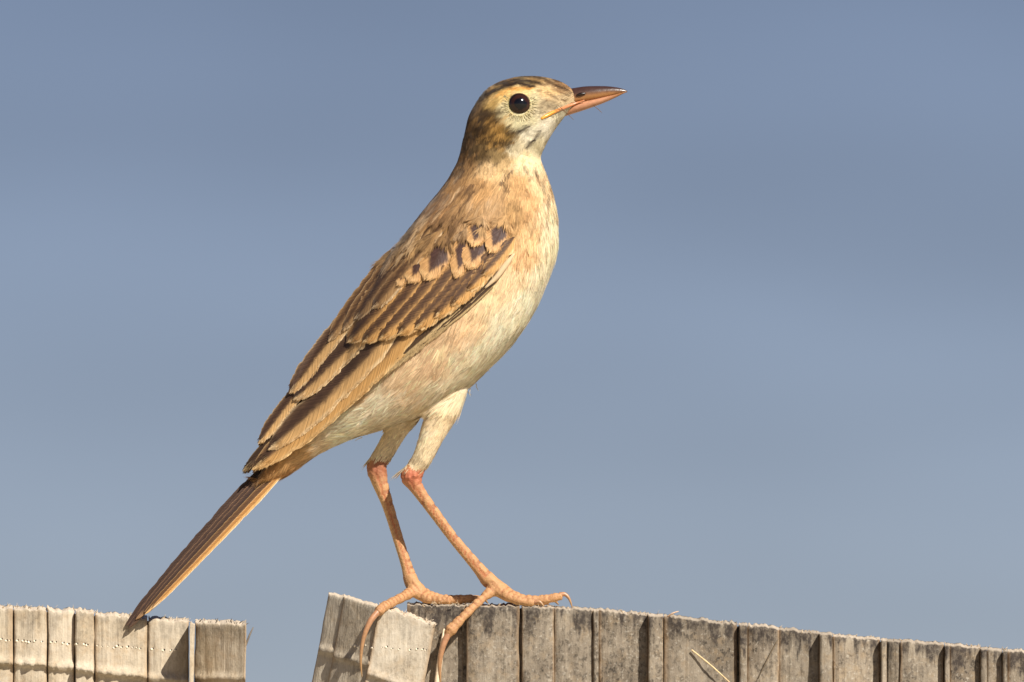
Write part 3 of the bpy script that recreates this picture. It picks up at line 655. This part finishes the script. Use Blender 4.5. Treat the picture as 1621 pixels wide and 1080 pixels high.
def vane(root, tip, W, off0, off1, cols, bow=0.0, sharp=.55, nu=34, nvv=13, pattern='cov', seed=0, depth=None, camber=2.0, tipw=.72, taper=0.0):
    """one feather in reference units. cols: dark centre, upper web, lower web, fringe.  v<0: upper (dorsal) side"""
    rt, tp = np.array(root, float), np.array(tip, float); ax = tp - rt; L = np.linalg.norm(ax); ax /= L; nrm = np.array([-ax[1], ax[0]])
    if nrm[1] < 0: nrm = -nrm                         # +v = towards the belly
    t = np.linspace(0, 1, nu); v = np.linspace(-1, 1, nvv)
    prof = np.minimum(1, (t / .22 + .12) ** .6) * np.where(t > tipw, np.sqrt(np.clip(1 - ((t - tipw) / (1 - tipw)) ** (2 if sharp > .5 else 1.5), 0, 1)), 1)
    prof = np.maximum(prof * (1 - taper * t), .03)
    rg = np.random.default_rng(int(seed * 100) + 17)
    fr = 1 + rg.normal(0, .035, (nu, 2)); fr[1:-1] += np.where(rg.random((nu - 2, 2)) < .08, -.10, 0)
    TT, VV = np.meshgrid(t, v, indexing='ij'); hw = W / 2 * prof
    wv = VV * hw[:, None] * np.where(VV < 0, fr[:, :1] ** np.abs(VV), fr[:, 1:] ** np.abs(VV))
    # barbs sweep towards the tip
    sw = np.abs(VV) * W * .12
    px = rt[0] + ax[0] * (TT * L + sw * (1 - TT)) + nrm[0] * (wv + bow * np.sin(math.pi * TT) * L)
    py = rt[1] + ax[1] * (TT * L + sw * (1 - TT)) + nrm[1] * (wv + bow * np.sin(math.pi * TT) * L)
    base = wing_depth(px, py) if depth is None else depth(px, py)
    h = base + off0 + (off1 - off0) * TT + camber * (1 - VV ** 2) + rg.normal(0, .15, TT.shape)
    V = P(px, py, -h).reshape(-1, 3)
    dark, up, lo, fri = [lin(c) for c in cols]
    barb = (TT * L - np.abs(VV) * W * .75) * .36 + np.where(VV > 0, 40, 0) + seed * 13
    jit = np.array([noise.noise((b * 1.6, seed, 0)) for b in barb.ravel()]).reshape(barb.shape) * .24
    vv = VV + jit
    if pattern == 'med': jit = jit * .5
    if pattern == 'med':           # dark diamond with pale margin
        wid = np.where(TT < .42, .10 + .64 * np.clip(TT / .42, 0, 1), .74 * np.clip((.84 - TT) / .42, 0, 1) ** .9); k = 1 - smooth(wid - .10, wid + .12, np.abs(VV + jit * .7)); k = k * smooth(.10, .22, TT + jit * .6) * (wid > .01)
        tipk = smooth(.80, .97, TT + jit * .3)
        c = up[None, None] * (1 - k[..., None]) + dark * k[..., None]; c = c * (1 - .75 * tipk[..., None] * (1 - k[..., None])) + fri * .75 * (tipk * (1 - k))[..., None]
    else:
        k = np.exp(-np.abs((vv + .36) / (.42 if pattern == 'cov' else .46)) ** 2.2 * 1.2) * smooth(-.05, .1, 1.02 - TT)
        c = np.where((vv < 0)[..., None], up, lo); s = smooth(-.15, .25, vv)[..., None]; c = up * (1 - s) + lo * s
        c = c * (1 - k[..., None]) + dark * k[..., None]
        if pattern == 'pri': f_lo = smooth(.5, .72, VV + jit * .2)
        else: f_lo = smooth(.70, 1.0, VV + jit * 1.2)
        f = np.maximum(f_lo, .8 * smooth(.92, .995, TT + jit * .25) * (VV > -.3))[..., None]
        f = np.maximum(f, .35 * smooth(-.88, -.98, VV)[..., None]); c = c * (1 - f) + fri * f
    if pattern in ('med',): a_ = smooth(.24, .06, TT + jit * .5)[..., None]; c = c * (1 - a_) + lin((184, 146, 102)) * a_
    sh = np.exp(-(VV / .07) ** 2)[..., None] * .5 * (1 - TT[..., None] * .6); c = c * (1 - sh) + lin((70, 50, 36)) * sh
    c = c * (1 + rg.normal(0, .05, c.shape[:2] + (1,)))
    F = [(i * nvv + j, i * nvv + j + 1, (i + 1) * nvv + j + 1, (i + 1) * nvv + j) for i in range(nu - 1) for j in range(nvv - 1)]
    return V, F, np.clip(c * .93, .01, .9).reshape(-1, 3), barb.ravel()

COVC = ((78, 55, 40), (150, 112, 68), (198, 150, 90), (234, 202, 150))
SECC = ((66, 47, 35), (130, 96, 62), (194, 148, 90), (230, 194, 138))
PRIC = ((58, 42, 30), (70, 52, 36), (78, 58, 40), (204, 176, 130))
TERC = ((70, 50, 38), (100, 76, 54), (200, 158, 104), (236, 206, 160))
MEDC = ((70, 47, 40), (190, 145, 94), (190, 145, 94), (226, 186, 132))
SCAC = ((84, 60, 42), (150, 114, 74), (160, 124, 82), (222, 192, 150))
WING = [ # name, root, tip, width, off0, off1, colours, pattern, bow, sharp
 ('primary_feather', (786,446), (530,644), 13, .6, 1.2, PRIC, 'pri', .012, .4), ('primary_feather', (780,444), (514,656), 15, 1.5, 2.2, PRIC, 'pri', .012, .4), ('primary_feather', (772,444), (496,670), 17, 2.4, 3.2, PRIC, 'pri', .010, .4),
 ('primary_feather', (762,448), (474,690), 19, 3.2, 4.2, PRIC, 'pri', .008, .4), ('primary_feather', (520,610), (387,743), 20, 2, 4.2, PRIC, 'sec', 0, .4),
 ('secondary_feather', (716,474), (446,708), 30, 3.6, 4.8, SECC, 'sec', .012, .4), ('secondary_feather', (680,490), (402,741), 46, 4.8, 6.6, SECC, 'sec', .02, .4),
 ('primary_feather', (500,585), (411,699), 24, 5.4, 7.8, TERC, 'sec', -.01, .4),
 ('tertial_feather', (640,500), (428,709), 44, 6.6, 9.0, TERC, 'sec', .018, .4), ('tertial_feather', (600,500), (468,630), 36, 8.4, 10.8, TERC, 'sec', .01, .6), ('tertial_feather', (570,480), (460,620), 30, 9.0, 12.0, TERC, 'sec', -.012, .6),
 ('greater_covert', (815,375), (766,434), 22, 1.0, 7.4, COVC, 'cov', .03, .6), ('greater_covert', (804,380), (742,458), 26, 1.2, 8.1, COVC, 'cov', .03, .6), ('greater_covert', (792,388), (716,482), 30, 1.5, 9.0, COVC, 'cov', .03, .6),
 ('greater_covert', (776,398), (690,500), 33, 1.8, 9.9, COVC, 'cov', .03, .6), ('greater_covert', (754,408), (660,518), 36, 2.0, 10.8, COVC, 'cov', .03, .6), ('greater_covert', (728,416), (632,528), 38, 2.2, 11.8, COVC, 'cov', .03, .6),
 ('greater_covert', (704,420), (602,535), 38, 2.5, 12.7, COVC, 'cov', .03, .6), ('greater_covert', (680,424), (577,540), 37, 2.8, 13.6, COVC, 'cov', .03, .6), ('greater_covert', (654,426), (551,541), 36, 3.0, 14.3, COVC, 'cov', .025, .6),
 ('scapular_feather', (722,330), (622,455), 16, 0.0, 5.0, SCAC, 'cov', 0, .6), ('scapular_feather', (706,330), (598,462), 15, 0.0, 6.0, SCAC, 'cov', 0, .6), ('scapular_feather', (688,338), (574,474), 15, 0.0, 7.0, SCAC, 'cov', -.01, .6), ('scapular_feather', (664,358), (556,492), 15, 0.0, 8.0, SCAC, 'cov', -.01, .6),
 ('scapular_feather', (690,372), (592,486), 28, -2.0, 12.0, SCAC, 'cov', 0, .6), ('scapular_feather', (665,372), (562,505), 28, -2.0, 13.2, SCAC, 'cov', 0, .6), ('scapular_feather', (645,380), (545,520), 24, -2.0, 13.8, SCAC, 'cov', -.01, .5), ('scapular_feather', (626,398), (522,537), 24, -2.0, 13.2, SCAC, 'cov', -.015, .6),
 ('median_covert', (799,346), (776,398), 36, -4.0, 5.4, MEDC, 'med', .02, .6), ('median_covert', (762,345), (748,388), 34, -4.0, 4.6, MEDC, 'med', .02, .6), ('median_covert', (764,362), (742,424), 42, -4.0, 6.8, MEDC, 'med', .03, .6), ('median_covert', (738,366), (722,438), 32, -4.0, 7.3, MEDC, 'med', .02, .6), ('median_covert', (706,374), (673,441), 46, -4.0, 7.8, MEDC, 'med', .03, .6),
 ('median_covert', (674,388), (648,446), 38, -4.0, 8.6, MEDC, 'med', .03, .6), ('median_covert', (650,408), (630,450), 27, -4.0, 9.0, MEDC, 'med', .02, .6)]
def fill_shell(side):
    """the closed arm of the wing that the feathers lie on"""
    ol = [(800,388),(768,446),(700,508),(620,568),(540,628),(470,680),(420,715)]; up = [(770,372),(700,400),(640,440),(590,490),(550,535),(500,590),(440,672)]
    V, F, n, m = [], [], 20, 8
    a, b = catmull(np.array(ol, float), n), catmull(np.array(up, float), n)
    q = np.array([[a[i] * (1 - j / (m - 1)) + b[i] * j / (m - 1) for j in range(m)] for i in range(n)])
    h = wing_depth(q[..., 0], q[..., 1]) - 1.0
    lo = h - 4
    for hh in (h, lo): V.append(P(q[..., 0], q[..., 1], -hh).reshape(-1, 3))
    V = np.concatenate(V); k = n * m
    for i in range(n - 1):
        for j in range(m - 1):
            e = (i * m + j, i * m + j + 1, (i + 1) * m + j + 1, (i + 1) * m + j); F.append(e); F.append(tuple(k + x for x in e[::-1]))
    rim = [i * m for i in range(n)] + [(n - 1) * m + j for j in range(1, m)] + [i * m + m - 1 for i in range(n - 2, -1, -1)] + [j for j in range(m - 2, 0, -1)]
    for i in range(len(rim)): x, y = rim[i], rim[(i + 1) % len(rim)]; F.append((x, y, k + y, k + x))
    V = V * np.array([1, side, 1]); o = mesh_obj('wing', V, F, MAT_BODY, BIRD, colors=np.tile(lin((120, 88, 56)), (len(V), 1))); return o
wing_near = fill_shell(1); wing_far = fill_shell(-1)
def soft_strands(base, direc, nrm, L, w, col, jit=.12):
    n = len(base); L = (L * S)[:, None]; direc = direc / np.linalg.norm(direc, axis=1)[:, None]; sd = np.cross(nrm, direc); sd /= np.linalg.norm(sd, axis=1)[:, None]
    direc = direc + sd * rng.normal(0, jit, n)[:, None]; w = (w * S)[:, None]
    p1 = base + direc * L * .5 + nrm * L * .05; p2 = base + direc * L + nrm * L * .02
    V = np.stack([base - sd * w, base + sd * w, p1 - sd * w * .9, p1 + sd * w * .9, p2], 1).reshape(-1, 3)
    i0 = np.arange(n) * 5; F = np.stack([i0, i0 + 2, i0 + 3, i0 + 1], 1).tolist() + np.stack([i0 + 2, i0 + 4, i0 + 3], 1).tolist()
    return V, F, np.repeat(np.clip(col, .01, .9), 5, axis=0), np.repeat(nrm, 5, axis=0)
PL = {'v': [], 'f': [], 'c': [], 'n': [], 'k': 0}
def pl_add(r):
    V, F, c, n = r; PL['v'].append(V); PL['f'] += [tuple(i + PL['k'] for i in q) for q in F]; PL['c'].append(c); PL['n'].append(n); PL['k'] += len(V)
def dress(V, c, nu, nvv, pat, W, L):
    G = V.reshape(nu, nvv, 3); C = c.reshape(nu, nvv, 3)
    gu = np.gradient(G, axis=0); gv = np.gradient(G, axis=1); nr = np.cross(gu, gv); nr /= np.linalg.norm(nr, axis=2)[..., None] + 1e-12; nr *= np.where(nr[..., 1:2] > 0, -1, 1)
    n = int(L * 1.6); i = rng.integers(int(nu * .3), nu - 1, n); j = np.full(n, nvv - 2); tipm = rng.random(n) < .3
    i = np.where(tipm, rng.integers(nu - 4, nu - 1, n), i); j = np.where(tipm, rng.integers(2, nvv - 1, n), j)
    gui = gu[i, j] / np.linalg.norm(gu[i, j], axis=1)[:, None]; gvi = gv[i, j] / (np.linalg.norm(gv[i, j], axis=1)[:, None] + 1e-12)
    f = rng.random(n)[:, None]; b = G[i, j] + gu[i, j] * f + nr[i, j] * S * .5
    vs_ = ((j - (nvv - 1) / 2) / ((nvv - 1) / 2))[:, None]
    pl_add(soft_strands(b, gui + gvi * vs_ * .55, nr[i, j], rng.uniform(3, 7.5, n), rng.uniform(.45, .8, n), C[i, j] * rng.uniform(.75, 1.25, (n, 1))))
    if pat == 'med' or W == 'sc':
        n = 240 if pat == 'med' else 260; m = .20 if pat == 'med' else .22
        i = rng.integers(0, max(2, int(nu * m)), n); j = rng.integers(0, nvv, n); gui = gu[i, j] / np.linalg.norm(gu[i, j], axis=1)[:, None]
        b = G[i, j] + gu[i, j] * rng.random(n)[:, None] - gui * 8 * S + nr[i, j] * S * rng.uniform(1, 3.2, n)[:, None]
        px, py, _ = UNP(b); col = plumage_col(px, py) * rng.uniform(.75, 1.25, (n, 1))
        pl_add(soft_strands(b, gui, nr[i, j], rng.uniform(12, 22, n), rng.uniform(.55, .9, n), col))
for i, (nm, rt, tp, W, o0, o1, cs, pat, bow, sh) in enumerate(WING):
    V, F, c, ba = vane(rt, tp, W, o0, o1, cs, bow, sh, pattern=pat, seed=i + 1, tipw=.55 if pat == 'med' else .72, nu=40 if pat in ('sec', 'pri') else 30)
    dress(V, c, 40 if pat in ('sec', 'pri') else 30, 13, pat, 'sc' if nm == 'scapular_feather' else W, math.hypot(rt[0] - tp[0], rt[1] - tp[1]))
    mesh_obj(nm, V, F, MAT_FEATHER, wing_near, colors=c, floats={'barb': ba})
    mesh_obj(nm, V * np.array([1, -1, 1]), F, MAT_FEATHER, wing_far, colors=c, floats={'barb': ba})
def fringe_obj(wing, side):
    m = np.array([1, side, 1]); f = PL['f'] if side == 1 else [q[::-1] for q in PL['f']]
    o = mesh_obj('feather_fringe', np.concatenate(PL['v']) * m, f, MAT_PLUME, wing, colors=np.concatenate(PL['c'])); tag(o, kind='stuff')
    o.data.normals_split_custom_set_from_vertices((np.concatenate(PL['n']) * m).tolist())
fringe_obj(wing_near, 1); fringe_obj(wing_far, -1)
# pale leading edge of the wing
bg = Bag(); pts = [(814, 402), (800, 420), (785, 440), (768, 456)]
v, f = tube([P(x, y, -wing_depth(np.array([x]), np.array([y]))[0] - 4) for x, y in pts], [1.5, 4.5, 4, 1.5], 8, 14); bg.add(v, f, lin((226, 200, 160)))
mesh_obj('wing_edge', bg.V(), bg.f, MAT_PLUME, wing_near, colors=bg.C()); mesh_obj('wing_edge', bg.V() * np.array([1, -1, 1]), bg.f, MAT_PLUME, wing_far, colors=bg.C())

def tail():
    TE = ((60, 43, 36), (84, 62, 50), (92, 68, 50), (176, 138, 98)); TD = ((64, 46, 38), (76, 56, 46), (84, 62, 48), (92, 70, 54)); TB = ((88, 62, 42), (110, 78, 48), (200, 150, 92), (232, 192, 132)); TW = ((170, 120, 66), (200, 146, 82), (218, 168, 104), (245, 228, 196))
    T = empty('tail', Vector(P(440, 725, 0).tolist())); attach_e(T)
    def depth(b, k): return lambda px, py: b + k * ((py - 730) * .658 + (px - 440) * .753 )
    nx, ny = .73, .68
    rows = []
    for o0, o1, W, l, b, k, cs, bow in ((-7, 0, 22, 1.0, 3, .02, TD, -.012), (-3, -1, 22, .95, 6, .03, TE, -.010), (1, 1, 20, .90, 9, .04, TE, -.006), (7, 4, 17, .905, 12, .05, TB, -.002), (12, 6.5, 11, .87, 15, .05, TW, .003)):
        r0 = np.array([448 + nx * o0, 731 + ny * o0]); tp0 = np.array([448 + (203 - 448) * l + nx * o1, 731 + (995 - 731) * l + ny * o1]); rows.append((r0, tp0, W, b, k, cs, bow))
    for i, (rt, tp, W, b, k, cs, bow) in enumerate(rows):
        V, F, c, ba = vane(rt, tp, W, 0, 0, cs, bow, .6 if i else .4, nu=60, pattern='sec', seed=50 + i, depth=depth(b, k), camber=1.2, tipw=.86, taper=.38)
        for s in (1, -1): mesh_obj('tail_feather', V * np.array([1, s, 1]) + np.array([-.0006, .00008, .0006]) * (s < 0), F, MAT_FEATHER, T, colors=c, floats={'barb': ba})
def attach_e(e):
    L = BIRD.location.copy(); w = e.location.copy(); e.parent = BIRD; e.location = w - L
tail()

# ---- eye
ed = body_depth(EYE[0], EYE[1] - 0)
def eye_mat():
    m, nt, nd, lk, b = new_mat('bird_eye')
    at = N(nd, 'ShaderNodeAttribute', attribute_name='Col'); lk.new(at.outputs['Color'], b.inputs['Base Color'])
    b.inputs['Roughness'].default_value = .13; b.inputs['Specular IOR Level'].default_value = .5; return m
ME = eye_mat()
def eyeball(side):
    c = P(EYE[0], EYE[1], ed + 8); R = 18.8 * S; V, F, C = [], [], []; n, m = 36, 24
    for i in range(m + 1):
        th = math.pi * i / m
        for k in range(n):
            ph = 2 * math.pi * k / n; x, z, y = math.sin(th) * math.cos(ph), math.sin(th) * math.sin(ph), -math.cos(th)
            V.append(c + R * np.array([x, y, z])); r = math.hypot(x - .10, z + .02); C.append(lin((10, 10, 14)) if r < .52 else lin((48, 26, 18)) if r < .86 else lin((20, 14, 12)))
    for i in range(m):
        for k in range(n): F.append((i * n + k, i * n + (k + 1) % n, (i + 1) * n + (k + 1) % n, (i + 1) * n + k))
    V = np.array(V) * np.array([1, side, 1]); e = mesh_obj('eye', V, F, ME, BIRD, colors=np.array(C))
    bag = Bag()
    for ring, (rr, nn, ln, cc) in enumerate(((18.3, 40, 3.0, (236, 220, 160)), (22.5, 44, 3.0, (200, 184, 136)), (26.5, 40, 3.4, (206, 190, 150)))):
        for k in range(nn):
            a = 2 * math.pi * (k + rng.uniform(-.3, .3)) / nn
            if ring and -.2 < math.sin(a) and abs(math.cos(a)) < .8 and math.sin(a) > 0: continue
            pa = [(EYE[0] + (rr + q) * math.cos(a), EYE[1] - (rr + q) * math.sin(a) * .96) for q in (-ln * .5, ln * .5)]
            q = [P(x, y, min(body_depth(x, y), ed + 8 if ring == 0 else 1e9) - (2.4 if ring == 0 else 1.0)) for x, y in pa]
            w = rng.uniform(.5, .85); kk = rng.uniform(.6, 1.05) * (1 if math.sin(a) < .3 else .8)
            v, f = tube(q, [w, w * .8], 6, 4); bag.add(v, f, lin(cc) * kk)
    mesh_obj('eye_ring', bag.V() * np.array([1, side, 1]), bag.f, MAT_PLUME, e, colors=bag.C())
eyeball(1); eyeball(-1)

# ---- bill
def bill():
    n = 20; seg = 26
    xs = np.linspace(0, 1, seg)
    #            x   culmen  tomium  gonys  hw
    K = np.array([(892, 142, 170, 185, 9), (908, 139.5, 164.5, 180, 11.5), (925, 137, 160.5, 174.5, 11), (942, 136.4, 157, 168.5, 9.5), (960, 136.6, 153, 161.5, 7), (976, 138.4, 149.2, 154, 4.5), (987, 141.2, 146.4, 148.4, 2.4), (993, 144, 145.6, 146.1, .7)], float)
    k = np.array([[np.interp(t, np.linspace(0, 1, len(K)), K[:, j]) for j in range(5)] for t in xs]); k = catmull(K, seg)
    def loft(top, bot, hw, cf):
        V, C, F = [], [], []
        for i in range(seg):
            c = (top[i] + bot[i]) / 2; a = (bot[i] - top[i]) / 2
            for j in range(n):
                th = 2 * math.pi * j / n; m = -math.cos(th); s_ = math.sin(th)
                wq = hw[i] * (abs(s_) ** .9) * (1 + .15 * m * cf[0])
                V.append(P(k[i, 0], c + a * m, np.sign(s_) * wq)); C.append(cf[1](k[i, 0], (m + 1) / 2))
        for i in range(seg - 1):
            for j in range(n): F.append((i * n + j, i * n + (j + 1) % n, (i + 1) * n + (j + 1) % n, (i + 1) * n + j))
        F.append(tuple(range(n))); F.append(tuple((seg - 1) * n + j for j in range(n)))
        return np.array(V), F, np.array(C)
    dk, mid, pk, tipc = lin((64, 43, 37)), lin((150, 92, 48)), lin((188, 134, 100)), lin((96, 62, 40))
    def cu(x, m):
        q = smooth(.28, .85, m + .0); c = dk * (1 - q) + (lin((164, 114, 66))) * q; t = smooth(960, 988, x) * .6; return c * (1 - t) + dk * t
    def cl(x, m):
        t = smooth(950, 985, x); c = pk * (1 - t) + lin((150, 100, 58)) * t; return c * (1 - .25 * m)
    V, F, C = loft(k[:, 1], k[:, 2] + .6, k[:, 4], (1, cu)); u = mesh_obj('upper_mandible', V, F, MAT_BILL, BIRD, colors=C)
    V, F, C = loft(k[:, 2] - .6, k[:, 3], k[:, 4] * .9, (-1, cl)); l = mesh_obj('lower_mandible', V, F, MAT_BILL, BIRD, colors=C)
    for s in (1, -1):
        bag = Bag(); q = [P(x, y, -13.0) for x, y in ((913, 151), (920, 149), (927, 148))]; v, f = tube(q, [1.5, 2.6, 1.0], 8, 8); bag.add(v * np.array([1, s, 1]), f, lin((34, 22, 18)))
        mesh_obj('nostril', bag.V(), bag.f, MAT_BILL, u, colors=bag.C())
        pts = [(925, 159), (912, 163.5), (897, 169), (880, 176), (866, 183), (857, 188)]
        q = []
        for x, y in pts:
            b = body_depth(x, y); b = -11 if math.isnan(b) else b
            q.append(P(x, y, min(b, -10.5) - .5))
        bag = Bag(); v, f = tube(q, [.8, 1.8, 2.6, 2.8, 3.0, 1.8], 10, 24); t = np.clip((UNP(v)[0] - 857) / 60, 0, 1)[:, None]
        bag.add(v * np.array([1, s, 1]), f, lin((222, 150, 46)) * (1 - smooth(.2, .6, t)) + lin((196, 126, 84)) * smooth(.2, .6, t)); mesh_obj('gape', bag.V(), bag.f, MAT_BILL, BIRD, colors=bag.C())
    bag = Bag()
    for a, b_ in (((882, 166, -34), (902, 184, -30)), ((878, 172, -36), (896, 178, -36)), ((888, 172, -30), (908, 190, -22)), ((940, 168, -4), (953, 179, -8))):
        v, f = tube([P(*a), (P(*a) + P(*b_)) / 2 + np.array([0, -.0002, .0001]), P(*b_)], [.35, .5, .3], 5, 6); bag.add(v, f, lin((110, 84, 62)))
    mesh_obj('bill_bristles', bag.V(), bag.f, MAT_FIBRE, BIRD, colors=bag.C())
bill()

# ---- claws
def claw(pts):
    p = np.array(pts, float); v, f = tube(P(p[:, 0], p[:, 1], p[:, 2]), p[:, 3] * .72, 10, 26)
    x, y, d = UNP(v); t = np.linspace(0, 1, 26).repeat(10); t = np.r_[t, 0, 1][:, None]
    mesh_obj('claw', v, f, MAT_CLAW, BIRD, colors=lin((178, 128, 96)) * (1 - t) + lin((160, 126, 84)) * t)
claw([(886, 942, -28, 6), (894, 941, -28, 4.5), (901, 948, -29, 3), (906, 962, -30, 1)])
claw([(866, 951, 0, 5), (876, 950, 1, 4), (884, 957, 2, 1.2)])
claw([(846, 953, -51, 5), (854, 953, -53, 4), (861, 960, -55, 1.2)])
claw([(710, 1003, -79, 7.5), (701, 1024, -80, 6.5), (696, 1050, -78, 4.8), (697, 1078, -74, 2), (698, 1088, -72, .8)])
claw([(600, 967, -79, 7.5), (586, 984, -86, 6.5), (575, 1012, -87, 4.8), (571, 1045, -84, 3), (573, 1072, -80, 1)])
claw([(757, 948, 10, 5), (766, 948, 10, 4), (772, 955, 10, 1.2)])
claw([(722, 950, 28, 5), (731, 950, 29, 3.6), (737, 956, 30, 1)])
